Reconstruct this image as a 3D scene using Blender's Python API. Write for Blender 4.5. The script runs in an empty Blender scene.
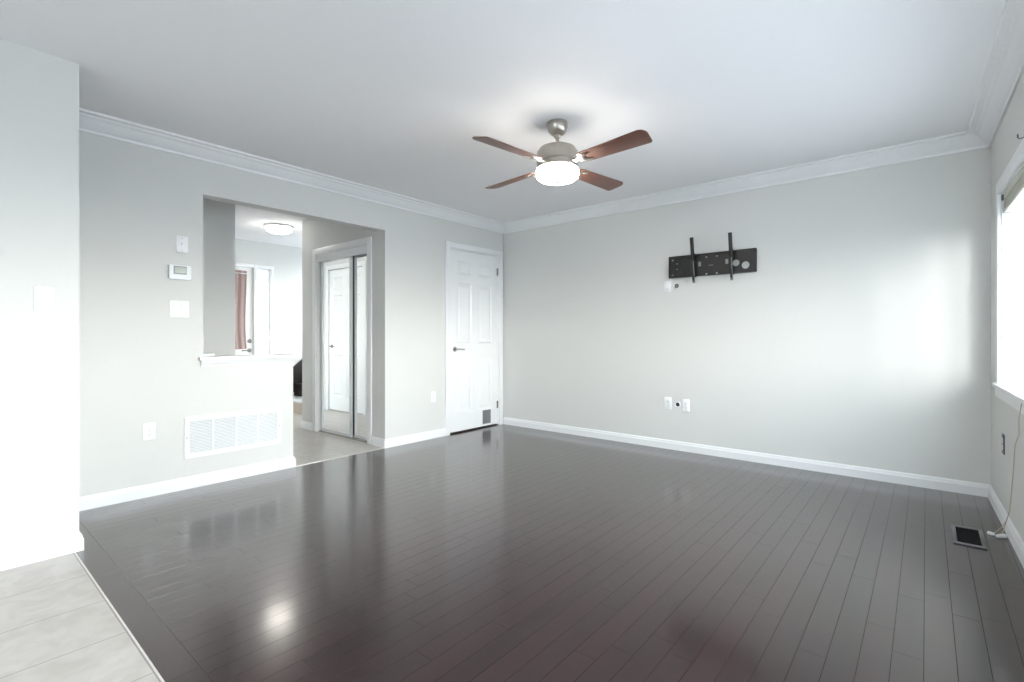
import bpy, bmesh, math, random
from mathutils import Vector, Matrix
random.seed(7)
SC = bpy.context.scene
COL = SC.collection
PI = math.pi
A, B, C, H = -3.99, 4.57, 0.33, 2.44        # planes of the left, back and right walls, ceiling height
TILT = math.radians(1.35)                   # the right wall is a touch out of square

# ------------------------------------------------------------------ camera, sky, sun, exposure
cd = bpy.data.cameras.new('camera'); cam = bpy.data.objects.new('camera', cd); COL.objects.link(cam)
cd.sensor_width = 36; cd.lens = 36*492/1024; cd.shift_y = -4/1024; cd.clip_start = .01
cam.location = (0, 0, 1.07); cam.rotation_euler = (PI/2, 0, math.atan2(.644, .765))
SC.camera = cam
w = bpy.data.worlds.new('sky'); SC.world = w; w.use_nodes = True
wn = w.node_tree.nodes; wl = w.node_tree.links
bg = wn['Background']; bg.inputs[1].default_value = 11.8
tc = wn.new('ShaderNodeTexCoord'); sx = wn.new('ShaderNodeSeparateXYZ'); rp = wn.new('ShaderNodeValToRGB')
mp = wn.new('ShaderNodeMapRange'); mp.inputs[1].default_value = -1; mp.inputs[2].default_value = 1
wl.new(tc.outputs['Generated'], sx.inputs[0]); wl.new(sx.outputs[2], mp.inputs[0]); wl.new(mp.outputs[0], rp.inputs[0])
rp.color_ramp.elements[0].color = (.22, .24, .27, 1); rp.color_ramp.elements[0].position = .46
rp.color_ramp.elements[1].color = (.76, .87, 1.0, 1); rp.color_ramp.elements[1].position = .95
e = rp.color_ramp.elements.new(.52); e.color = (1, .98, .955, 1)
# the sky is brightest toward the side the right-hand window faces
dt = wn.new('ShaderNodeVectorMath'); dt.operation = 'DOT_PRODUCT'; dt.inputs[1].default_value = (.90, .43, 0)
wl.new(tc.outputs['Generated'], dt.inputs[0])
m2 = wn.new('ShaderNodeMapRange'); m2.interpolation_type = 'SMOOTHSTEP'
m2.inputs[1].default_value = .05; m2.inputs[2].default_value = .9; m2.inputs[3].default_value = .31; m2.inputs[4].default_value = 1
wl.new(dt.outputs['Value'], m2.inputs[0])
ml = wn.new('ShaderNodeVectorMath'); ml.operation = 'SCALE'; wl.new(rp.outputs[0], ml.inputs[0]); wl.new(m2.outputs[0], ml.inputs['Scale'])
wl.new(ml.outputs[0], bg.inputs[0])
sd = bpy.data.lights.new('sun', 'SUN'); sun = bpy.data.objects.new('sun', sd); COL.objects.link(sun)
sd.energy = 1.75; sd.angle = math.radians(10); sd.color = (1, .99, .97)
sun.location = (3, -6, 1.5)
sun.rotation_euler = Vector((-.155, .97, -.05)).to_track_quat('-Z', 'Y').to_euler()
SC.view_settings.view_transform = 'Standard'; SC.view_settings.look = 'None'
SC.view_settings.exposure = 1.23; SC.view_settings.gamma = 1; SC.view_settings.use_curve_mapping = False

# ------------------------------------------------------------------ materials
def mat(name, col, rough=.5, metal=0, spec=.5, noise=None, bump=0, nscale=30, emit=0, ecol=None, stretch=(1, 1, 1), coords='Object'):
    m = bpy.data.materials.new(name); m.use_nodes = True
    nt = m.node_tree; p = nt.nodes['Principled BSDF']
    p.inputs['Base Color'].default_value = (*col, 1); p.inputs['Roughness'].default_value = rough
    p.inputs['Metallic'].default_value = metal; p.inputs['Specular IOR Level'].default_value = spec
    t = nt.nodes.new('ShaderNodeTexCoord'); mpn = nt.nodes.new('ShaderNodeMapping'); mpn.inputs['Scale'].default_value = stretch
    n = nt.nodes.new('ShaderNodeTexNoise'); n.inputs['Scale'].default_value = nscale; n.inputs['Detail'].default_value = 4
    nt.links.new(t.outputs[coords], mpn.inputs[0]); nt.links.new(mpn.outputs[0], n.inputs['Vector'])
    c2 = noise if noise else tuple(c*.97 for c in col)
    mx = nt.nodes.new('ShaderNodeMix'); mx.data_type = 'RGBA'
    mx.inputs[6].default_value = (*col, 1); mx.inputs[7].default_value = (*c2, 1)
    nt.links.new(n.outputs['Fac'], mx.inputs[0]); nt.links.new(mx.outputs[2], p.inputs['Base Color'])
    if bump:
        b = nt.nodes.new('ShaderNodeBump'); b.inputs['Strength'].default_value = bump; b.inputs['Distance'].default_value = .002
        nt.links.new(n.outputs['Fac'], b.inputs['Height']); nt.links.new(b.outputs[0], p.inputs['Normal'])
    if emit:
        p.inputs['Emission Color'].default_value = (*(ecol or col), 1); p.inputs['Emission Strength'].default_value = emit
    return m
M = {}
M['paint'] = mat('wall_paint', (.685, .69, .668), .55, spec=.3, bump=.05, nscale=220)
M['ceiling'] = mat('ceiling_paint', (.86, .86, .87), .9, spec=.1, bump=.06, nscale=160)
M['trim'] = mat('white_trim', (.84, .85, .86), .35)
M['door'] = mat('white_door', (.84, .85, .85), .35)
M['plastic'] = mat('white_plastic', (.86, .87, .88), .3)
M['slot'] = mat('dark_slot', (.05, .05, .055), .6)
M['greyplate'] = mat('grey_plate', (.10, .11, .13), .5)
M['lcd'] = mat('grey_display', (.33, .36, .34), .25)
M['nickel'] = mat('brushed_nickel', (.52, .48, .43), .28, metal=1, nscale=60, noise=(.42, .39, .35), stretch=(1, 1, .02))
M['chrome'] = mat('satin_chrome', (.50, .49, .47), .22, metal=1)
M['blade'] = mat('walnut_blade', (.20, .095, .07), .42, noise=(.11, .05, .036), nscale=14, stretch=(1, 12, 12))
M['bulb'] = mat('opal_glass', (.95, .93, .88), .3, emit=23, ecol=(1, .93, .83))
M['dome'] = mat('hall_opal_glass', (.95, .95, .93), .3, emit=11, ecol=(1, .95, .86))
M['black'] = mat('black_steel', (.008, .008, .008), .5, noise=(.012, .012, .012))
M['steel'] = mat('grey_steel', (.20, .21, .22), .35, metal=.6)
M['mirror'] = mat('mirror_silver', (.90, .92, .91), .015, metal=1, noise=(.90, .92, .91))
M['dkframe'] = mat('dark_mirror_edge', (.05, .075, .07), .3)
M['curtain'] = mat('rose_brown_fabric', (.33, .24, .23), .8, noise=(.27, .19, .18), nscale=40)
M['blind'] = mat('beige_blind', (.62, .62, .54), .6)
M['register'] = mat('pewter_metal', (.17, .17, .18), .35, metal=.5)
M['void'] = mat('duct_black', (.006, .006, .007), .8)
M['hole'] = mat('grey_hole', (.16, .16, .155), .7)
M['flap'] = mat('grey_mesh', (.13, .14, .15), .55, noise=(.20, .21, .22), nscale=400)
M['cord'] = mat('cream_cord', (.62, .56, .45), .6)
M['stairdark'] = mat('dark_stair_wood', (.025, .018, .016), .4)
M['stairbeige'] = mat('beige_riser', (.55, .46, .38), .6)
M['strip'] = mat('metal_strip', (.80, .78, .74), .3, metal=.3)
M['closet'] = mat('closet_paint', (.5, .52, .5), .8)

def glass(name):
    m = bpy.data.materials.new(name); m.use_nodes = True; nt = m.node_tree; nt.nodes.clear()
    o = nt.nodes.new('ShaderNodeOutputMaterial'); mx = nt.nodes.new('ShaderNodeMixShader')
    t = nt.nodes.new('ShaderNodeBsdfTransparent'); g = nt.nodes.new('ShaderNodeBsdfGlossy'); g.inputs['Roughness'].default_value = .02
    t.inputs[0].default_value = (.96, .98, .98, 1); mx.inputs[0].default_value = .05
    nt.links.new(t.outputs[0], mx.inputs[1]); nt.links.new(g.outputs[0], mx.inputs[2]); nt.links.new(mx.outputs[0], o.inputs[0])
    return m
M['glass'] = glass('window_glass')

def wood():
    m = bpy.data.materials.new('espresso_boards'); m.use_nodes = True; nt = m.node_tree; p = nt.nodes['Principled BSDF']
    L = nt.links.new
    at = nt.nodes.new('ShaderNodeAttribute'); at.attribute_name = 'board'
    t = nt.nodes.new('ShaderNodeTexCoord'); mpn = nt.nodes.new('ShaderNodeMapping'); mpn.inputs['Scale'].default_value = (40, 2.5, 1)
    ad = nt.nodes.new('ShaderNodeVectorMath'); ad.operation = 'ADD'
    L(t.outputs['Object'], mpn.inputs[0]); L(mpn.outputs[0], ad.inputs[0])
    sc = nt.nodes.new('ShaderNodeVectorMath'); sc.operation = 'SCALE'; sc.inputs['Scale'].default_value = 37
    L(at.outputs['Color'], sc.inputs[0]); L(sc.outputs[0], ad.inputs[1])
    n = nt.nodes.new('ShaderNodeTexNoise'); n.inputs['Scale'].default_value = 1.6; n.inputs['Detail'].default_value = 6
    L(ad.outputs[0], n.inputs['Vector'])
    r = nt.nodes.new('ShaderNodeValToRGB')
    r.color_ramp.elements[0].color = (.010, .0026, .003, 1); r.color_ramp.elements[0].position = .2
    r.color_ramp.elements[1].color = (.028, .009, .0105, 1); r.color_ramp.elements[1].position = .9
    mth = nt.nodes.new('ShaderNodeMath'); mth.operation = 'MULTIPLY_ADD'; mth.inputs[1].default_value = .55
    sp = nt.nodes.new('ShaderNodeSeparateColor'); L(at.outputs['Color'], sp.inputs[0])
    m2 = nt.nodes.new('ShaderNodeMath'); m2.operation = 'MULTIPLY'; m2.inputs[1].default_value = .45
    L(sp.outputs[0], m2.inputs[0]); L(n.outputs['Fac'], mth.inputs[0]); L(m2.outputs[0], mth.inputs[2])
    L(mth.outputs[0], r.inputs[0]); L(r.outputs[0], p.inputs['Base Color'])
    p.inputs['Roughness'].default_value = .24; p.inputs['Specular IOR Level'].default_value = .5
    p.inputs['Coat Weight'].default_value = .65; p.inputs['Coat Roughness'].default_value = .13; p.inputs['Coat IOR'].default_value = 1.5
    b = nt.nodes.new('ShaderNodeBump'); b.inputs['Strength'].default_value = .10; b.inputs['Distance'].default_value = .002
    L(n.outputs['Fac'], b.inputs['Height']); L(b.outputs[0], p.inputs['Normal'])
    return m
M['wood'] = wood()

def tile():
    m = bpy.data.materials.new('beige_tile'); m.use_nodes = True; nt = m.node_tree; p = nt.nodes['Principled BSDF']; L = nt.links.new
    t = nt.nodes.new('ShaderNodeTexCoord')
    mpn = nt.nodes.new('ShaderNodeMapping'); mpn.inputs['Location'].default_value = (2.89+3.35, -.13+3.35, 0); L(t.outputs['Object'], mpn.inputs[0])
    n = nt.nodes.new('ShaderNodeTexNoise'); n.inputs['Scale'].default_value = 9; n.inputs['Detail'].default_value = 8; n.inputs['Distortion'].default_value = 1.2
    L(mpn.outputs[0], n.inputs['Vector'])
    r = nt.nodes.new('ShaderNodeValToRGB')
    r.color_ramp.elements[0].color = (.45, .415, .38, 1); r.color_ramp.elements[0].position = .3
    r.color_ramp.elements[1].color = (.55, .515, .478, 1); r.color_ramp.elements[1].position = .7
    L(n.outputs['Fac'], r.inputs[0])
    br = nt.nodes.new('ShaderNodeTexBrick'); br.offset = 0; br.squash = 1
    br.inputs['Scale'].default_value = 1; br.inputs['Brick Width'].default_value = .335; br.inputs['Row Height'].default_value = .335
    br.inputs['Mortar Size'].default_value = .0022; br.inputs['Mortar'].default_value = (.27, .25, .23, 1)
    L(mpn.outputs[0], br.inputs['Vector']); L(r.outputs[0], br.inputs['Color1']); L(r.outputs[0], br.inputs['Color2'])
    L(br.outputs['Color'], p.inputs['Base Color']); p.inputs['Roughness'].default_value = .28
    return m
M['tile'] = tile()

# ------------------------------------------------------------------ helpers
class MB:
    def __init__(s): s.bm = bmesh.new()
    def box(s, x0, x1, y0, y1, z0, z1, bev=0, seg=2):
        t = bmesh.new(); bmesh.ops.create_cube(t, size=1)
        for v in t.verts: v.co = ((x0+x1)/2+v.co.x*(x1-x0), (y0+y1)/2+v.co.y*(y1-y0), (z0+z1)/2+v.co.z*(z1-z0))
        if bev: bmesh.ops.bevel(t, geom=list(t.edges), offset=bev, segments=seg, profile=.5, affect='EDGES')
        return s.add(t)
    def add(s, t, mx=None):
        if mx is not None: bmesh.ops.transform(t, matrix=mx, verts=t.verts)
        me = bpy.data.meshes.new('tmp'); t.to_mesh(me); t.free(); s.bm.from_mesh(me); bpy.data.meshes.remove(me); return s
    def lathe(s, prof, mx=None, seg=40):
        # prof: list of (r, z); spun about z
        t = bmesh.new(); rings = []
        for r, z in prof:
            if r < 1e-6: rings.append([t.verts.new((0, 0, z))])
            else: rings.append([t.verts.new((r*math.cos(2*PI*k/seg), r*math.sin(2*PI*k/seg), z)) for k in range(seg)])
        for a, b in zip(rings, rings[1:]):
            for k in range(seg):
                k2 = (k+1) % seg
                if len(a) == 1 and len(b) == 1: continue
                if len(a) == 1: t.faces.new((a[0], b[k2], b[k]))
                elif len(b) == 1: t.faces.new((a[k], a[k2], b[0]))
                else: t.faces.new((a[k], a[k2], b[k2], b[k]))
        for ring, last in ((rings[0], False), (rings[-1], True)):
            if len(ring) > 1: t.faces.new(ring)
        bmesh.ops.recalc_face_normals(t, faces=t.faces)
        return s.add(t, mx)
    def cyl(s, p, q, r, seg=16):
        p, q = Vector(p), Vector(q); d = q-p
        mx = Matrix.Translation(p) @ d.to_track_quat('Z', 'Y').to_matrix().to_4x4()
        b = min(r*.2, d.length*.2)
        return s.lathe([(0, 0), (r-b, 0), (r, b), (r, d.length-b), (r-b, d.length), (0, d.length)], mx, seg)
    def tube(s, pts, r, seg=8):
        pts = [Vector(p) for p in pts]; t = bmesh.new(); rings = []
        up = Vector((0, 0, 1)); prev = None
        for i, p in enumerate(pts):
            d = (pts[min(i+1, len(pts)-1)]-pts[max(i-1, 0)]).normalized()
            if prev is None:
                n = d.cross(up)
                if n.length < 1e-3: n = d.cross(Vector((1, 0, 0)))
            else: n = prev-d*prev.dot(d)
            n.normalize(); prev = n; bb = d.cross(n)
            rings.append([t.verts.new(p+(n*math.cos(2*PI*k/seg)+bb*math.sin(2*PI*k/seg))*r) for k in range(seg)])
        for a, b in zip(rings, rings[1:]):
            for k in range(seg): t.faces.new((a[k], a[(k+1) % seg], b[(k+1) % seg], b[k]))
        t.faces.new(rings[0]); t.faces.new(rings[-1]); bmesh.ops.recalc_face_normals(t, faces=t.faces)
        return s.add(t)
    def prism(s, poly, z0, z1, mx=None, bev=0):
        t = bmesh.new(); f = t.faces.new([t.verts.new((x, y, z0)) for x, y in poly])
        r = bmesh.ops.extrude_face_region(t, geom=[f])
        for v in r['geom']:
            if isinstance(v, bmesh.types.BMVert): v.co.z = z1
        bmesh.ops.recalc_face_normals(t, faces=t.faces)
        if bev: bmesh.ops.bevel(t, geom=[e for e in t.edges if abs(e.verts[0].co.z-e.verts[1].co.z) < 1e-6], offset=bev, segments=2, profile=.5, affect='EDGES')
        return s.add(t, mx)
    def panel(s, u0, u1, z0, z1, holes, y0, y1):
        # a slab in the local XZ plane with rectangular holes, from y0 (room side) to y1
        us = sorted({u0, u1, *[h[0] for h in holes], *[h[1] for h in holes]}); zs = sorted({z0, z1, *[h[2] for h in holes], *[h[3] for h in holes]})
        us = [u for u in us if u0 <= u <= u1]; zs = [z for z in zs if z0 <= z <= z1]
        def solid(i, j):
            if not (0 <= i < len(us)-1 and 0 <= j < len(zs)-1): return False
            a, b = (us[i]+us[i+1])/2, (zs[j]+zs[j+1])/2
            return not any(h[0] < a < h[1] and h[2] < b < h[3] for h in holes)
        t = bmesh.new(); cache = {}
        def V(i, j, k):
            if (i, j, k) not in cache: cache[(i, j, k)] = t.verts.new((us[i], (y0, y1)[k], zs[j]))
            return cache[(i, j, k)]
        for i in range(len(us)-1):
            for j in range(len(zs)-1):
                if not solid(i, j): continue
                t.faces.new((V(i, j, 0), V(i+1, j, 0), V(i+1, j+1, 0), V(i, j+1, 0)))
                t.faces.new((V(i, j, 1), V(i, j+1, 1), V(i+1, j+1, 1), V(i+1, j, 1)))
                if not solid(i-1, j): t.faces.new((V(i, j, 0), V(i, j+1, 0), V(i, j+1, 1), V(i, j, 1)))
                if not solid(i+1, j): t.faces.new((V(i+1, j, 0), V(i+1, j, 1), V(i+1, j+1, 1), V(i+1, j+1, 0)))
                if not solid(i, j-1): t.faces.new((V(i, j, 0), V(i, j, 1), V(i+1, j, 1), V(i+1, j, 0)))
                if not solid(i, j+1): t.faces.new((V(i, j+1, 0), V(i+1, j+1, 0), V(i+1, j+1, 1), V(i, j+1, 1)))
        return s.add(t)
    def sweep(s, path, prof, side=1):
        # path: 2-D points; prof: closed list of (out, z); out goes to the left of travel for side=1
        P = [Vector((x, y)) for x, y in path]; t = bmesh.new(); rings = []
        for i, p in enumerate(P):
            d0 = (p-P[i-1]).normalized() if i else None; d1 = (P[i+1]-p).normalized() if i < len(P)-1 else None
            n0 = Vector((-d0.y, d0.x))*side if d0 else None; n1 = Vector((-d1.y, d1.x))*side if d1 else None
            if n0 is None: m = n1
            elif n1 is None: m = n0
            else: m = (n0+n1)/(1+n0.dot(n1))
            rings.append([t.verts.new((p.x+m.x*o, p.y+m.y*o, z)) for o, z in prof])
        k = len(prof)
        for a, b in zip(rings, rings[1:]):
            for j in range(k): t.faces.new((a[j], a[(j+1) % k], b[(j+1) % k], b[j]))
        t.faces.new(rings[0]); t.faces.new(rings[-1]); bmesh.ops.recalc_face_normals(t, faces=t.faces)
        return s.add(t)
    def build(s, name, m, parent=None, smooth=True, loc=None, rz=0):
        me = bpy.data.meshes.new(name); s.bm.to_mesh(me); s.bm.free(); me.materials.append(m)
        o = bpy.data.objects.new(name, me); COL.objects.link(o)
        if smooth:
            for p in me.polygons: p.use_smooth = True
            me.set_sharp_from_angle(angle=math.radians(32))
        if parent: o.parent = parent
        if loc: o.location = loc
        if rz: o.rotation_euler.z = rz
        return o
def struct(o): o['kind'] = 'structure'; return o
def empty(name, loc, rz=0):
    o = bpy.data.objects.new(name, None); o.empty_display_size = .1; COL.objects.link(o); o.location = loc; o.rotation_euler = (0, 0, rz); return o
def tag(o, label, cat, group=None):
    o['label'] = label; o['category'] = cat
    if group: o['group'] = group
    return o
RA, RC = PI/2, -PI/2+TILT                    # wall frames: local x = to the viewer's right, -y = out of the wall
def onA(u, z): return (A, u, z)
def onB(x, z): return (x, B, z)
def onC(u, z, off=0): return (C+u*math.sin(TILT)-off*math.cos(TILT), B-u*math.cos(TILT)-off*math.sin(TILT), z)

# ------------------------------------------------------------------ floor
def board_floor():
    bm = bmesh.new(); cl = bm.loops.layers.float_color.new('board')
    def plank(x0, x1, y0, y1, g=.0006, d=.0016):
        k = random.random(); k2 = random.random(); tl = random.uniform(-.0001, .0001)
        lo = [bm.verts.new((x, y, -d)) for x, y in ((x0, y0), (x1, y0), (x1, y1), (x0, y1))]
        hi = [bm.verts.new((x, y, z)) for x, y, z in ((x0+g, y0+g, tl), (x1-g, y0+g, -tl), (x1-g, y1-g, -tl), (x0+g, y1-g, tl))]
        fs = [bm.faces.new(hi)]+[bm.faces.new((lo[i], lo[(i+1) % 4], hi[(i+1) % 4], hi[i])) for i in range(4)]
        for f in fs:
            for l in f.loops: l[cl] = (k, k2, 0, 1)
    x = A
    while x < .48:
        y = .57; x1 = min(x+.083, .49)
        first = True
        while y < B:
            ln = random.uniform(.2, 1.1) if first else random.uniform(.45, 1.25); first = False
            y1 = B if B-(y+ln) < .25 else y+ln
            plank(x, x1, y, y1); y = y1
        x = x1
    # header row along the tile edge
    x = A
    while x < .48:
        x1 = min(x+random.uniform(.9, 1.5), .49); plank(x, x1, .475, .57); x = x1
    z = -.06
    v = [bm.verts.new(p) for p in ((A-.02, .46, z), (.49, .46, z), (.49, B, z), (A-.02, B, z))]; w_ = [bm.verts.new((q.co.x, q.co.y, -.0016)) for q in v]
    bm.faces.new(v[::-1])
    for i in range(4): bm.faces.new((v[i], v[(i+1) % 4], w_[(i+1) % 4], w_[i]))
    s = MB(); s.bm.free(); s.bm = bm
    return struct(s.build('floor', M['wood'], smooth=False))
board_floor()
struct(MB().box(A-.0, .56, -3.1, .468, -.06, 0).build('floor_tile', M['tile']))
struct(MB().box(-7.5, A+.0, -.4, 4.75, -.06, 0).build('floor_hall', M['tile']))
t = MB().box(A+.15, .49, .468, .474, -.002, .002, .0008)
struct(t.build('trim_1', M['strip']))
t = MB().box(A-.004, A+.008, 1.955, 2.835, -.002, .003, .001)
struct(t.build('trim_2', M['strip']))
struct(MB().box(-7.5, .65, -3.2, 4.75, H, H+.1).build('ceiling', M['ceiling']))

# ------------------------------------------------------------------ walls
TH = .12
struct(MB().panel(.49-.12, B+.12, 0, H, [(1.28, 1.94, .90, 2.10), (1.94, 2.84, 0, 2.10), (3.675, 4.49, 0, 2.052)], 0, TH).build('wall_left', M['paint'], loc=(A, 0, 0), rz=RA, smooth=False))
struct(MB().box(A-TH, .62, B, B+TH, 0, H).build('wall_back', M['paint'], smooth=False))
WIN = (.485, 4.05, .79, 1.915)               # window opening on the right wall, local u and z
struct(MB().panel(0, 7.7, 0, H, [WIN], 0, .16).build('wall_right', M['paint'], loc=(C, B, 0), rz=RC, smooth=False))
struct(MB().box(-3.37, -3.25, -3.1, .49, 0, H).box(A-TH, -3.37, .37, .49, 0, H).build('wall_near', M['paint'], smooth=False))
FILL_WIN = (-2.3, .1, 0.05, 2.08)  # opening added in the rear wall to let daylight in
struct(MB().panel(-3.4, .62, 0, H, [FILL_WIN], 0, .14).build('wall_rear', M['paint'], loc=(0, -3.1, 0), rz=0, smooth=False))
bpy.data.objects['wall_rear'].rotation_euler.z = 0; bpy.data.objects['wall_rear'].location.y = -3.24
struct(MB().box(-5, 1.5, -8.1, -8, -.2, 2.7).build('wall_sun_block', M['trim'], smooth=False))  # unseen wall added outside to keep the low sun out of the rear opening
# hall beyond the opening
struct(MB().panel(-5.62, A-TH, 0, H, [(-5.285, -4.27, 0, 2.0)], 0, TH).build('wall_closet', M['paint'], loc=(0, 2.84, 0), smooth=False))
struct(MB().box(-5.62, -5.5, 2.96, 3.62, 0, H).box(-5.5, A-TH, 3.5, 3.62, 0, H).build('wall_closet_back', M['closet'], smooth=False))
HD = (-6.72, -5.92, 0, 2.05)                 # door in the hall wall that the mirrors show
struct(MB().panel(-7.35, -5.2, 0, H, [HD], -.10, 0).build('wall_hall', M['paint'], loc=(0, 1.95, 0), smooth=False))
struct(MB().box(-5.3, -5.2, -.3, 1.85, 0, H).box(-5.2, A-TH, -.3, -.2, 0, H).build('wall_passage', M['paint'], smooth=False))
FD = (2.06, 3.0, 0, 2.06); SL = (3.05, 3.235, .12, 2.06)
struct(MB().panel(1.85, 4.7, 0, H, [FD, SL], 0, .14).build('wall_front', M['paint'], loc=(-7.35, 0, 0), rz=RA, smooth=False))
struct(MB().panel(-7.35, A-TH, 0, H, [(-7.1, -5.7, .75, 2.2)], 0, TH).build('wall_hall_end', M['paint'], loc=(0, 4.57, 0), smooth=False))  # its opening holds the added window that brightens the hall

# ------------------------------------------------------------------ baseboards, crown, ledge
BASE = [(0, 0), (.016, 0), (.016, .058), (.012, .066), (.010, .078), (.006, .085), (0, .085)]
CROWN = [(0, H-.100), (.012, H-.100), (.016, H-.086), (.030, H-.074), (.052, H-.052), (.068, H-.034), (.082, H-.024), (.088, H-.014), (.118, H-.012), (.122, H), (0, H)]
def base(name, path, side=1): return struct(MB().sweep(path, BASE, side).build(name, M['trim'], smooth=False))
base('baseboard_left', [(A, .49), (A, 1.94), (A-TH, 1.94)], -1)
base('baseboard_left.001', [(A, 3.612), (A, 2.84), (-4.19, 2.84)], 1)
pC0 = onC(0, 0); pC1 = onC(7.5, 0)
base('baseboard_back', [(A+.02, B), (C, B), (pC1[0], pC1[1])], -1)
base('baseboard_near', [(-3.25, -3.0), (-3.25, .49), (-3.9, .49)], -1)
base('baseboard_hall', [(-5.372, 2.84), (-5.62, 2.84), (-5.62, 3.6)], 1)
base('baseboard_front', [(-7.35, 3.36), (-7.35, 3.30+.24)], -1)
struct(MB().sweep([(-3.99, .49), (A, B), (C, B), (pC1[0], pC1[1])], CROWN, -1).build('trim_3', M['trim'], smooth=False))
LED = [(A+.036, 1.25), (A+.036, 1.972), (A-TH-.03, 1.972), (A-TH-.03, 1.28), (A, 1.28), (A, 1.25)]
t = MB().prism([(x, y) for x, y in LED], .900, .928, bev=.004)
t.sweep([(A, 1.262), (A, 1.94), (A-TH, 1.94)], [(0, .856), (.006, .856), (.010, .868), (.020, .884), (.026, .8995), (0, .8995)], -1)
struct(t.build('trim_4', M['trim'], smooth=False))

# ------------------------------------------------------------------ doors
def casing(mb, u0, u1, z1, wd=.062, y=-.016, z0=0):
    for a, b, c, d in ((u0-wd, u0, z0, z1+wd), (u1, u1+wd, z0, z1+wd), (u0, u1, z1, z1+wd)):
        mb.box(a, b, y, 0, c, d, .003); 
    return mb
def six_panel(w_, h_, t_=.035):
    mb = MB(); st = .105; cw = (w_-3*st)/2
    rows = [(.20, .80), (.98, 1.66), (1.76, h_-.11)]
    ps = [(a, a+cw, z0, z1) for a in (st, 2*st+cw) for z0, z1 in rows]
    mb.panel(0, w_, 0, h_, ps, 0, t_)
    for a, b, c, d in ps:
        t = bmesh.new()
        def ring(i, y): return [t.verts.new(p) for p in ((a+i, y, c+i), (b-i, y, c+i), (b-i, y, d-i), (a+i, y, d-i))]
        rs = [ring(0, 0), ring(.012, .009), ring(.028, .009), ring(.048, .003)]
        for r0, r1 in zip(rs, rs[1:]):
            for k in range(4): t.faces.new((r0[k], r0[(k+1) % 4], r1[(k+1) % 4], r1[k]))
        t.faces.new(rs[-1]); mb.add(t)
    return mb
def lever(parent, x, z, y, dr, name='door_handle'):
    mb = MB(); mb.cyl((x, y+.001, z), (x, y-.010, z), .027, 24); mb.cyl((x, y-.008, z), (x, y-.045, z), .010)
    pts = [(x, y-.042, z), (x+dr*.03, y-.046, z+.002), (x+dr*.075, y-.044, z-.002), (x+dr*.115, y-.040, z-.003)]
    mb.tube(pts, .0085, 10)
    o = mb.build(name, M['chrome'], parent); o['label'] = 'satin metal lever handle'; return o
def hinge(parent, x, z, y):
    mb = MB(); mb.cyl((x, y-.004, z-.045), (x, y-.004, z+.045), .0065, 12); mb.box(x-.02, x+.004, y-.001, y+.001, z-.044, z+.044)
    o = mb.build('hinge', M['chrome'], parent); o['label'] = 'small metal hinge'; return o
# the white door beside the corner
d1 = struct(empty('door_1', (A, 3.675, 0), RA))
casing(MB(), 0, .815, 2.052).build('casing', M['trim'], d1)
t = MB().box(0, .012, 0, TH, 0, 2.052).box(.803, .815, 0, TH, 0, 2.052).box(.012, .803, 0, TH, 2.040, 2.052); t.build('frame', M['trim'], d1)
s_ = six_panel(.785, 2.02).build('door_panel', M['door'], d1, smooth=False); s_.location = (.015, .006, .018)
lever(d1, .085, .935, .006, 1)
for z in (1.86, .25): hinge(d1, .797, z, .002)
fl = MB().box(.535, .668, -.004, .010, .045, .205, .004); fo = fl.build('cat_flap', M['flap'], d1); fo['label'] = 'small dark grey flap low in the door'
MB().box(.002, .813, .0, TH, 0, .006).build('threshold', M['stairdark'], d1)
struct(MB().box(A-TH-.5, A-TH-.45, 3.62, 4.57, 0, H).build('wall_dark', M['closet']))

# sliding mirror doors of the hall closet
d2 = struct(empty('door_2', (-5.285, 2.84, 0), 0))
casing(MB(), 0, 1.015, 2.0, .066).build('casing', M['trim'], d2)
MB().box(0, .012, 0, TH, 0, 2.0).box(1.003, 1.015, 0, TH, 0, 2.0).box(.012, 1.003, 0, TH, 1.99, 2.0).build('frame', M['trim'], d2)
MB().box(.012, 1.003, .008, .022, 1.915, 1.99, .002).box(.012, 1.003, .022, .095, 1.975, 1.99).box(.012, 1.003, .022, .03, 1.94, 1.975).build('top_track', M['trim'], d2)
MB().box(.012, 1.003, .015, .10, 0, .012, .003).build('bottom_track', M['chrome'], d2)
def mirror_door(x0, x1, y, dark_right=False, dark_left=False):
    z0, z1 = .014, 1.965
    fr = MB().panel(x0, x1, z0, z1, [(x0+.028, x1-.028, z0+.03, z1-.035)], y, y+.022).build('door_panel', M['trim'], d2, smooth=False)
    MB().box(x0+.027, x1-.027, y+.006, y+.012, z0+.029, z1-.034).build('mirror', M['mirror'], fr, smooth=False)['label'] = 'mirror glass'
    if dark_left: MB().box(x0+.002, x0+.024, y-.0015, y+.001, z0+.01, z1-.01).build('edge_pull', M['dkframe'], fr)['label'] = 'dark edge strip'
    return fr
mirror_door(.040, .650, .030)
mirror_door(.645, 1.003, .062, dark_left=True)

# door across the hall, seen in the mirrors
d3 = struct(empty('door_3', (HD[1], 1.95, 0), PI))
casing(MB(), 0, .80, 2.05).build('casing', M['trim'], d3)
s_ = six_panel(.79, 2.03).build('door_panel', M['door'], d3, smooth=False); s_.location = (.005, .006, .012)
MB().box(.001, .799, .045, .09, 0, 2.049).build('door_stop', M['trim'], d3)
lever(d3, .72, .935, .006, -1)

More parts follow.
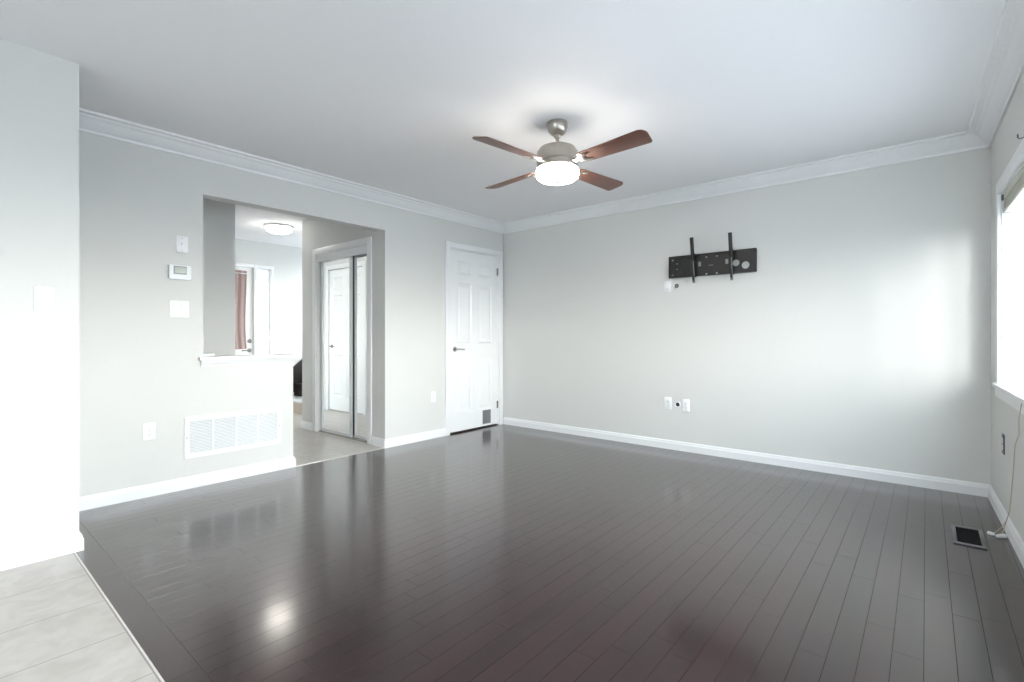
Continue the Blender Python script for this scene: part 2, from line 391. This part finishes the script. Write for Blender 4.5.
# front door with a glazed upper half
d4 = struct(empty('door_4', (-7.35, FD[0], 0), RA)); fw = FD[1]-FD[0]
MB().box(-.045, 0, -.016, 0, 0, 2.105, .003).box(0, fw, -.016, 0, 2.06, 2.105, .003).build('casing', M['trim'], d4)
MB().panel(.008, fw-.008, .015, 2.05, [(.15, fw-.13, .92, 1.98)], .02, .065).build('door_panel', M['door'], d4, smooth=False)
MB().box(.15, fw-.13, .045, .050, .92, 1.98).build('glass_pane', M['glass'], d4)
o = MB().cyl((fw-.055, .02, 1.012), (fw-.055, -.006, 1.012), .028, 24).cyl((fw-.055, -.004, 1.012), (fw-.055, -.018, 1.012), .016, 20).build('deadbolt', M['chrome'], d4); o['label'] = 'round metal deadbolt'
lever(d4, fw-.055, .880, .02, -1)
# curtain over the glass
cu = empty('curtain', (-7.332, 2.21, .90), RA)
tag(cu, 'rose brown curtain hanging over the front door glass', 'curtain')
t = bmesh.new(); N = 60; rows = []
for j in range(12):
    f = j/11; z = f*1.10; row = []
    for i in range(N+1):
        g = i/N; wd = .685-.03*math.sin(PI*(1-f))*(1-f); row.append(t.verts.new((g*wd, -.010-.006*math.sin(g*50+.6*f), z)))
    rows.append(row)
for a, b in zip(rows, rows[1:]):
    for i in range(N): t.faces.new((a[i], a[i+1], b[i+1], b[i]))
r = bmesh.ops.extrude_face_region(t, geom=list(t.faces))
for v in r['geom']:
    if isinstance(v, bmesh.types.BMVert): v.co.y += .003
bmesh.ops.recalc_face_normals(t, faces=t.faces)
m_ = MB(); m_.add(t); m_.build('fabric', M['curtain'], cu)
MB().cyl((-.02, -.012, 1.06), (.70, -.012, 1.06), .006).build('curtain_rod', M['trim'], cu)

# ------------------------------------------------------------------ windows
w1 = struct(empty('window_1', onC(WIN[0], 0), RC)); L = WIN[1]-WIN[0]
t = MB()
for a, b, c, d in ((-.075, 0, WIN[2]-.02, WIN[3]+.075), (L, L+.075, WIN[2]-.02, WIN[3]+.075), (0, L, WIN[3], WIN[3]+.075)): t.box(a, b, -.018, 0, c, d, .003)
t.build('casing', M['trim'], w1)
MB().box(-.075, L+.075, -.022, .0, WIN[2]-.075, WIN[2]-.018, .003).box(-.09, L+.09, -.035, .12, WIN[2]-.018, WIN[2]+.004, .004).build('sill', M['trim'], w1)
MB().box(-.002, .012, 0, .16, WIN[2], WIN[3]).box(L-.012, L+.002, 0, .16, WIN[2], WIN[3]).box(.012, L-.012, 0, .16, WIN[3]-.012, WIN[3]+.002).build('jamb', M['trim'], w1)
ms = [.012, L/3, 2*L/3, L-.012]
for i in range(3):
    a, b = ms[i], ms[i+1]; z0, z1 = WIN[2], WIN[3]-.012
    f = MB().panel(a, b, z0, z1, [(a+.045, b-.045, z0+.045, z1-.045)], .10, .15).build('sash', M['trim'], w1, smooth=False)
    MB().box(a+.044, b-.044, .122, .127, z0+.044, z1-.044).build('pane', M['glass'], f)
# sidelight
w2 = struct(empty('window_2', (-7.35, SL[0], 0), RA)); sw = SL[1]-SL[0]
casing(MB(), 0, sw, SL[3], .045, z0=.06).box(-.045, sw+.09, -.03, 0, .06, .12).build('casing', M['trim'], w2)
f = MB().panel(0, sw, SL[2], SL[3], [(.018, sw-.018, SL[2]+.02, SL[3]-.02)], .03, .08).build('sash', M['trim'], w2, smooth=False)
MB().box(.017, sw-.017, .05, .055, SL[2]+.019, SL[3]-.019).build('pane', M['glass'], f)
# unseen patio door added behind the camera to bring in daylight
w3 = struct(empty('window_added_rear', (FILL_WIN[0], -3.1, 0), 0)); pw = FILL_WIN[1]-FILL_WIN[0]
for i in range(2):
    a, b = i*pw/2, (i+1)*pw/2
    f = MB().panel(a, b, FILL_WIN[2], FILL_WIN[3], [(a+.06, b-.06, FILL_WIN[2]+.08, FILL_WIN[3]-.06)], -.10, -.05).build('sash', M['trim'], w3, smooth=False)
    MB().box(a+.059, b-.059, -.078, -.073, FILL_WIN[2]+.079, FILL_WIN[3]-.059).build('pane', M['glass'], f)

w4 = struct(empty('window_added_hall', (-7.1, 4.57, 0), 0))  # hidden stairwell window, added to brighten the hall
casing(MB(), 0, 1.4, 2.2, .06, z0=.75).build('casing', M['trim'], w4)
f = MB().panel(0, 1.4, .75, 2.2, [(.05, 1.35, .80, 2.15)], .05, .10).build('sash', M['trim'], w4, smooth=False)
MB().box(.049, 1.351, .07, .075, .799, 2.151).build('pane', M['glass'], f)
# raised blind inside the right window
bl = empty('window_blind', onC(WIN[0], WIN[3]-.012), RC)
tag(bl, 'raised beige slatted blind at the top of the right-hand window', 'blind')
MB().box(.02, L-.02, .004, .055, -.035, 0, .003).build('headrail', M['blind'], bl)
for k in range(9): MB().box(.022, L-.022, .006, .054, -.046-k*.0052, -.0432-k*.0052).build('slat', M['blind'], bl)
MB().box(.02, L-.02, .004, .056, -.108, -.090, .003).build('bottom_rail', M['blind'], bl)
o = MB().box(.013, .040, -.004, .058, -.032, .0, .002).build('bracket', M['greyplate'], bl); o['label'] = 'dark end bracket'

hk = empty('curtain_hook', onC(1.217, 2.03), RC)
tag(hk, 'small dark metal hook on the wall above the right-hand window casing', 'hook')
MB().box(-.008, .008, -.003, 0, -.028, .028, .001).build('hook_plate', M['register'], hk)
MB().tube([(0, -.002, -.01), (0, -.016, -.016), (0, -.024, -.008), (0, -.024, .008)], .003, 8).build('hook_arm', M['register'], hk)
# ------------------------------------------------------------------ ceiling fan
FX, FY = -1.806, 2.597
fan = empty('ceiling_fan', (FX, FY, H), 0)
tag(fan, 'brushed nickel ceiling fan with four walnut blades and lit bowl', 'ceiling fan')
MB().lathe([(0, 0), (.066, 0), (.068, -.006), (.066, -.03), (.058, -.055), (.042, -.074), (.022, -.082), (0, -.082)]).build('canopy', M['nickel'], fan)
MB().cyl((0, 0, -.080), (0, 0, -.165), .0125).lathe([(0, -.075), (.020, -.078), (.024, -.088), (.018, -.098), (0, -.100)]).build('downrod', M['nickel'], fan)
MB().lathe([(0, -.140), (.022, -.142), (.030, -.146), (.080, -.150), (.114, -.166), (.130, -.192), (.134, -.212), (.134, -.250), (.128, -.258), (0, -.258)], seg=56).build('motor_housing', M['nickel'], fan)
MB().lathe([(0, -.256), (.118, -.256), (.118, -.265), (.130, -.268), (.132, -.290), (.126, -.298), (0, -.298)], seg=56).build('light_fitter', M['nickel'], fan)
sh = MB().lathe([(0, -.294), (.124, -.294), (.133, -.300), (.137, -.313), (.137, -.330), (.132, -.348), (.116, -.362), (.075, -.371), (.030, -.374), (0, -.374)], seg=56).build('lamp_shade', M['bulb'], fan)
sh['label'] = 'lit opal glass bowl'
MB().lathe([(0, -.3735), (.013, -.3735), (.013, -.379), (.006, -.385), (0, -.386)], seg=20).build('finial', M['nickel'], sh)
def blade_mesh():
    pts = []; r0, r1, w0, w1 = .185, .665, .052, .068
    pts += [(r0, -w0*.8), (r0+.02, -w0)]
    for k in range(1, 6): f = k/6; pts.append((r0+f*(r1-r0-.03), -(w0+(w1-w0)*f)))
    for k in range(7): a = -PI/2+k/6*PI/2; pts.append((r1-.045+.045*math.cos(a), -(w1-.045)+.045*math.sin(a)))
    for k in range(7): a = k/6*PI/2; pts.append((r1-.035+.020*math.cos(a), (w1-.020)+.020*math.sin(a)))
    for k in range(5, 0, -1): f = k/6; pts.append((r0+f*(r1-r0-.03), w0+(w1-w0)*f))
    pts += [(r0+.02, w0), (r0, w0*.8)]
    return pts
PITCH = -math.radians(13)
me_b = me_k = None
for k in range(4):
    ang = math.atan2(.644, .765)+PI/4-math.radians(1.8)+k*PI/2
    mb = MB(); mb.prism(blade_mesh(), -.003, .003, Matrix.Rotation(PITCH, 4, 'X'), bev=.001)
    b = mb.build('blade', M['blade'], fan); b.location = (0, 0, -.273); b.rotation_euler = (0, 0, ang)
    mk = MB()
    rot = Matrix.Rotation(PITCH, 4, 'X')
    mk.prism([(.175, -.016), (.205, -.042), (.262, -.040), (.272, -.028), (.225, -.012), (.225, .012), (.272, .028), (.262, .040), (.205, .042), (.175, .016)], -.0085, -.0032, rot, bev=.001)
    mk.prism([(.095, -.020), (.185, -.013), (.185, .013), (.095, .020)], -.008, -.001, Matrix.Rotation(PITCH*.5, 4, 'X'), bev=.001)
    for q in (-.027, .027): mk.lathe([(0, -.012), (.005, -.0115), (.006, -.008), (0, -.008)], rot @ Matrix.Translation((.240, q, 0)), 12)
    mk.build('blade_bracket', M['nickel'], b)

# ------------------------------------------------------------------ hall ceiling light
hl = empty('ceiling_light', (-6.10, 2.79, H), 0)
tag(hl, 'round white flush ceiling light glowing in the hall', 'ceiling light')
MB().lathe([(0, 0), (.165, 0), (.165, -.02), (.158, -.028), (0, -.028)], seg=48).build('base', M['trim'], hl)
MB().lathe([(0, -.026), (.150, -.026), (.152, -.038), (.140, -.062), (.110, -.082), (.06, -.094), (0, -.098)], seg=48).build('lamp_shade', M['dome'], hl)
MB().lathe([(0, -.096), (.010, -.097), (.008, -.108), (0, -.110)], seg=16).build('finial', M['nickel'], hl)

# ------------------------------------------------------------------ wall mount for a screen
mt = empty('tv_wall_mount', onB(-1.493, 1.63), 0)
tag(mt, 'black steel screen bracket with two upright arms on the back wall', 'wall mount')
def plate():
    cu_ = bpy.data.curves.new('plate', 'CURVE'); cu_.dimensions = '2D'; cu_.fill_mode = 'BOTH'; cu_.extrude = .003
    def poly(pts):
        sp = cu_.splines.new('POLY'); sp.points.add(len(pts)-1); sp.use_cyclic_u = True
        for p, (x, y) in zip(sp.points, pts): p.co = (x, y, 0, 1)
    poly([(-.378, 0), (.384, 0), (.384, .195), (-.378, .195)])
    for x, y, r in ((.222, .088, .029), (.300, .062, .032)): poly([(x+r*math.cos(-2*PI*k/36), y+r*math.sin(-2*PI*k/36)) for k in range(36)])
    for x, y in ((-.345, .165), (-.345, .025), (-.302, .128), (-.302, .078)): poly([(x+.011*math.cos(-2*PI*k/16), y+.007*math.sin(-2*PI*k/16)) for k in range(16)])
    for x, y in ((-.032, .165), (.060, .165), (-.032, .012), (.060, .012)): poly([(x+.010*math.cos(-2*PI*k/16), y+.0075*math.sin(-2*PI*k/16)) for k in range(16)])
    ob = bpy.data.objects.new('p', cu_); COL.objects.link(ob); dg = bpy.context.evaluated_depsgraph_get()
    me = bpy.data.meshes.new_from_object(ob.evaluated_get(dg)); bpy.data.objects.remove(ob); 
    t = bmesh.new(); t.from_mesh(me); bmesh.ops.remove_doubles(t, verts=t.verts, dist=1e-5)
    return t
m_ = MB(); m_.add(plate(), Matrix.Translation((0, -.022, 0)) @ Matrix.Rotation(PI/2, 4, 'X'))
m_.box(-.378, .384, -.034, -.019, -.004, .002).box(-.378, .384, -.036, -.019, .186, .199).box(-.378, -.374, -.034, 0, 0, .195).box(.380, .384, -.034, 0, 0, .195)
m_.build('back_plate', M['black'], mt, smooth=False)
for x in (-.130, .200):
    m_ = MB(); m_.box(-.012, .012, -.044, -.040, .140, .350, .001).box(-.012, -.008, -.041, -.002, -.060, .350, .001).box(.008, .012, -.041, -.012, .140, .350, .001).box(-.012, .004, -.044, -.040, -.060, .142, .001)
    arm = m_.build('arm', M['black'], mt); arm.location = (x, -.034, 0); arm.rotation_euler.x = math.radians(10)
    MB().box(.004, .010, -.044, -.036, -.055, .139, .001).build('slide_rail', M['steel'], arm)
    for z in (.196, -.012): MB().box(-.010, .010, -.012, .010, z, z+.014).build('hook', M['black'], arm)
    MB().cyl((0, -.034, -.050), (0, -.052, -.050), .011, 16).build('lock_screw', M['steel'], arm)
    c_ = x+(0 if x < 0 else -.092); x = c_
    MB().box(x+.025, x+.052, -.031, -.024, .085, .128, .002).cyl((x+.036, -.031, .118), (x+.036, -.036, .118), .008).cyl((x+.036, -.031, .094), (x+.036, -.036, .094), .008).build('clamp', M['steel'], mt)
MB().box(-.012, .030, -.029, -.024, .083, .093, .002).build('level_bubble', M['steel'], mt)

# ------------------------------------------------------------------ wall plates
def outlet(loc, rz, label, group=None, wd=.070, hh=.115, pm='plastic'):
    e = empty('wall_outlet', loc, rz); tag(e, label, 'outlet', group)
    MB().box(-wd/2, wd/2, -.006, 0, -hh/2, hh/2, .003).build('cover_plate', M[pm], e)
    for z in (.0195, -.0195):
        r = MB(); r.lathe([(0, 0), (.0165, 0), (.0165, .0012), (.0155, .002), (0, .002)], Matrix.Translation((0, -.0055, z)) @ Matrix.Rotation(PI/2, 4, 'X'), 24)
        ro = r.build('receptacle', M['plastic'], e)
        s = MB(); s.box(-.0075, -.0055, -.0082, -.0070, z-.002, z+.007).box(.0055, .0075, -.0082, -.0070, z-.002, z+.006).cyl((0, -.0070, z-.009), (0, -.0082, z-.009), .0026, 10); s.build('slots', M['slot'], ro)
    MB().cyl((0, -.0055, 0), (0, -.0072, 0), .003, 10).build('screw', M['chrome'], e)
    return e
outlet(onA(.957, .437), RA, 'white wall outlet left of the return air grille')
outlet(onA(3.442, .437), RA, 'white wall outlet between the hall opening and the white door')
outlet(onB(-1.893, .437), 0, 'white wall outlet low on the back wall, left of the cable hole')
outlet(onB(-1.719, .430), 0, 'white wall outlet low on the back wall, right of the cable hole')
outlet(onB(-1.898, 1.554), 0, 'white wall outlet just under the screen bracket')
outlet(onC(.571, .452), RC, 'dark grey wall outlet under the right-hand window', pm='greyplate')
def hole(loc, r, label, pm='void'):
    e = empty('cable_hole', loc, 0); tag(e, label, 'cable hole')
    MB().lathe([(r, 0), (r*1.18, .001), (r*1.22, .004), (r*1.05, .007), (r, .006), (r*.96, .002)], Matrix.Rotation(PI/2, 4, 'X'), 28).build('rim', M['plastic'], e)
    MB().lathe([(0, 0), (r*.97, 0), (r*.95, .0026), (0, .0028)], Matrix.Rotation(PI/2, 4, 'X'), 28).build('opening', M[pm], e)
hole(onB(-1.797, .432), .021, 'round dark cable hole between the two low outlets')
hole(onB(-1.806, 1.554), .023, 'round grey cable hole under the left end of the screen bracket', 'hole')

def switch(loc, rz, label, gangs=1, kind='rocker'):
    e = empty('light_switch', loc, rz); tag(e, label, 'light switch')
    wd = .072+(gangs-1)*.046
    MB().box(-wd/2, wd/2, -.006, 0, -.058, .058, .003).build('cover_plate', M['plastic'], e)
    for k in range(gangs):
        x = (k-(gangs-1)/2)*.046
        if kind == 'toggle':
            MB().box(x-.005, x+.005, -.0085, -.005, -.012, .012, .001).build('toggle_frame', M['plastic'], e)
            MB().box(x-.0035, x+.0035, -.018, -.007, -.001, .009, .0015).build('toggle', M['plastic'], e)
        else:
            t = MB(); t.box(x-.0165, x+.0165, -.0085, -.005, -.033, .033, .0015); t.box(x-.014, x+.014, -.0105, -.008, .002, .030, .001); t.build('rocker', M['plastic'], e)
        for z in (.042, -.042): MB().cyl((x, -.0055, z), (x, -.0068, z), .0025, 10).build('screw', M['chrome'], e)
    return e
switch((-3.25, .361, 1.253), RA, 'white toggle light switch alone on the near left wall', 1, 'toggle')
switch(onA(1.148, 1.720), RA, 'small white wall switch above the thermostat', 1, 'toggle')
switch(onA(1.131, 1.265), RA, 'white double rocker light switch below the thermostat', 2)

th = empty('thermostat', onA(1.132, 1.520), RA)
tag(th, 'white thermostat with a grey display on the left wall', 'thermostat')
t = MB().box(-.068, .068, -.024, 0, -.045, .050, .006, 3).box(-.060, .060, -.028, -.020, -.052, -.040, .004)
t.build('body', M['plastic'], th)
MB().box(-.040, .038, -.0265, -.022, -.014, .042, .002).build('bezel', M['lcd'], th)
MB().box(-.034, .032, -.0275, -.026, -.006, .034, .001).build('display', mat('lcd_screen', (.50, .54, .50), .2), th)

# return air grille
gr = empty('return_air_grille', onA(1.4985, .213), RA)
tag(gr, 'white louvred return air grille low on the half wall', 'air grille')
GW, GH = .675, .292; fwid = .030
cells = []; cw = (GW-2*fwid-3*.014)/4
for k in range(4): a = -GW/2+fwid+k*(cw+.014); cells.append((a, a+cw, fwid, GH-fwid))
MB().panel(-GW/2, GW/2, 0, GH, cells, -.010, 0).build('frame', M['plastic'], gr, smooth=False)
for a, b, c, d in cells:
    t = MB(); n = 22
    for k in range(n):
        z = c+(d-c)*(k+.5)/n
        t.prism([(-.009, -.0030), (-.0084, -.0042), (-.0014, .0026), (-.0020, .0036)], a+.0005, b-.0005, Matrix.Translation((0, 0, z)) @ Matrix(((0, 0, 1, 0), (1, 0, 0, 0), (0, 1, 0, 0), (0, 0, 0, 1))))
    lv = t.build('louvre', M['plastic'], gr, smooth=False)
    MB().box(a, b, -.0008, 0, c, d).build('backing', M['lcd'], lv)
for x in (-GW/2+.014, GW/2-.014): MB().cyl((x, -.009, GH/2), (x, -.012, GH/2), .004, 12).build('screw', M['chrome'], gr)

# small white box on the ledge
bx = MB().box(-.045, .045, -.022, .022, 0, .020, .006, 3).build('plastic_box', M['plastic'], loc=(A-.09, 1.335, .928), rz=RA)
tag(bx, 'small white plastic box lying at the left end of the ledge', 'box')

# ------------------------------------------------------------------ floor register, blind cord
RX0, RX1, RY0, RY1 = .108, .236, 3.43, 3.745
rg = empty('floor_register', ((RX0+RX1)/2, (RY0+RY1)/2, .0005), 0)
tag(rg, 'dark metal floor register near the right wall', 'floor register')
hx, hy = (RX1-RX0)/2, (RY1-RY0)/2
m_ = MB()
for a, b, c, d in ((-hx, hx, -hy, -hy+.020), (-hx, hx, hy-.020, hy), (-hx, -hx+.017, -hy+.020, hy-.020), (hx-.017, hx, -hy+.020, hy-.020)): m_.box(a, b, c, d, 0, .007, .002)
m_.build('frame', M['register'], rg)
MB().box(-hx+.018, hx-.018, -hy+.020, hy-.020, 0, .001).build('duct_opening', M['void'], rg)
for k in range(13):
    y = -hy+.03+(2*hy-.06)*k/12
    MB().box(-hx+.0165, hx-.0165, y-.002, y+.002, .001, .005).build('slat', M['void'], rg)
bc = empty('blind_cord', onC(.98, 0, .05), RC)
tag(bc, 'cream cord hanging down the right wall to two white tassels on the floor', 'cord')
def cw_(u, z, off): return (u-.98, .05-off, z)
m_ = MB()
m_.tube([cw_(1.43, .775, .038), cw_(1.405, .70, .044), cw_(1.33, .62, .034), cw_(1.19, .549, .03), cw_(1.12, .40, .028), cw_(1.03, .24, .026), cw_(.99, .18, .024), cw_(.93, .11, .030), cw_(.88, .05, .034), cw_(.86, .012, .04), cw_(.85, .006, .05)], .0024, 6)
m_.tube([cw_(.93, .11, .030), cw_(.90, .06, .045), cw_(.88, .02, .07), cw_(.87, .008, .085)], .0018, 6)
m_.build('cord', M['cord'], bc)
INV = (Matrix.Translation(onC(.98, 0, .05)) @ Matrix.Rotation(RC, 4, 'Z')).inverted()
def tassel(p, ln, yaw, r):
    m_ = MB(); m_.lathe([(0, 0), (r*.5, .001), (r*.7, .006), (r*.92, ln*.6), (r, ln-.004), (r*.8, ln), (0, ln)], INV @ Matrix.Translation((p[0], p[1], r)) @ Matrix.Rotation(yaw, 4, 'Z') @ Matrix.Rotation(PI/2, 4, 'Y'), 16)
    o = m_.build('tassel', M['plastic'], bc); o['label'] = 'white plastic tassel'
tassel((.282, 3.688), .030, 2.7, .010); tassel((.286, 3.664), .050, .72, .011)

# ------------------------------------------------------------------ stairs at the hall's far end
st = empty('staircase', (-7.33, 3.34, 0), 0)
tag(st, 'dark stairs with a beige first riser rising beyond the hall', 'stairs')
RISE, RUN, SWD = .185, .24, .86
for k in range(5):
    y = k*RUN
    MB().box(0, SWD, y, y+.02 if k else .02, k*RISE, (k+1)*RISE-.03).build('riser', M['stairbeige' if k == 0 else 'stairdark'], st)
    MB().box(0, SWD+.02, y-.025, y+RUN, (k+1)*RISE-.03, (k+1)*RISE, .006).build('tread', M['trim' if k == 0 else 'stairdark'], st)
m_ = MB(); m_.prism([(.02, 0), (5*RUN, 0), (5*RUN, 5*RISE-.03), (.02+RUN*.9, RISE*1.0)], SWD-.02, SWD-.002, Matrix(((0, 0, 1, 0), (1, 0, 0, 0), (0, 1, 0, 0), (0, 0, 0, 1)))); m_.build('stringer', M['stairdark'], st, smooth=False)
m_ = MB(); m_.prism([(.10, RISE), (.10, .52), (5*RUN, .52+.9), (5*RUN, .6)], 0, .012, Matrix(((0, 0, 1, 0), (1, 0, 0, 0), (0, 1, 0, 0), (0, 0, 0, 1)))); m_.build('skirt_board', M['stairdark'], st, smooth=False)
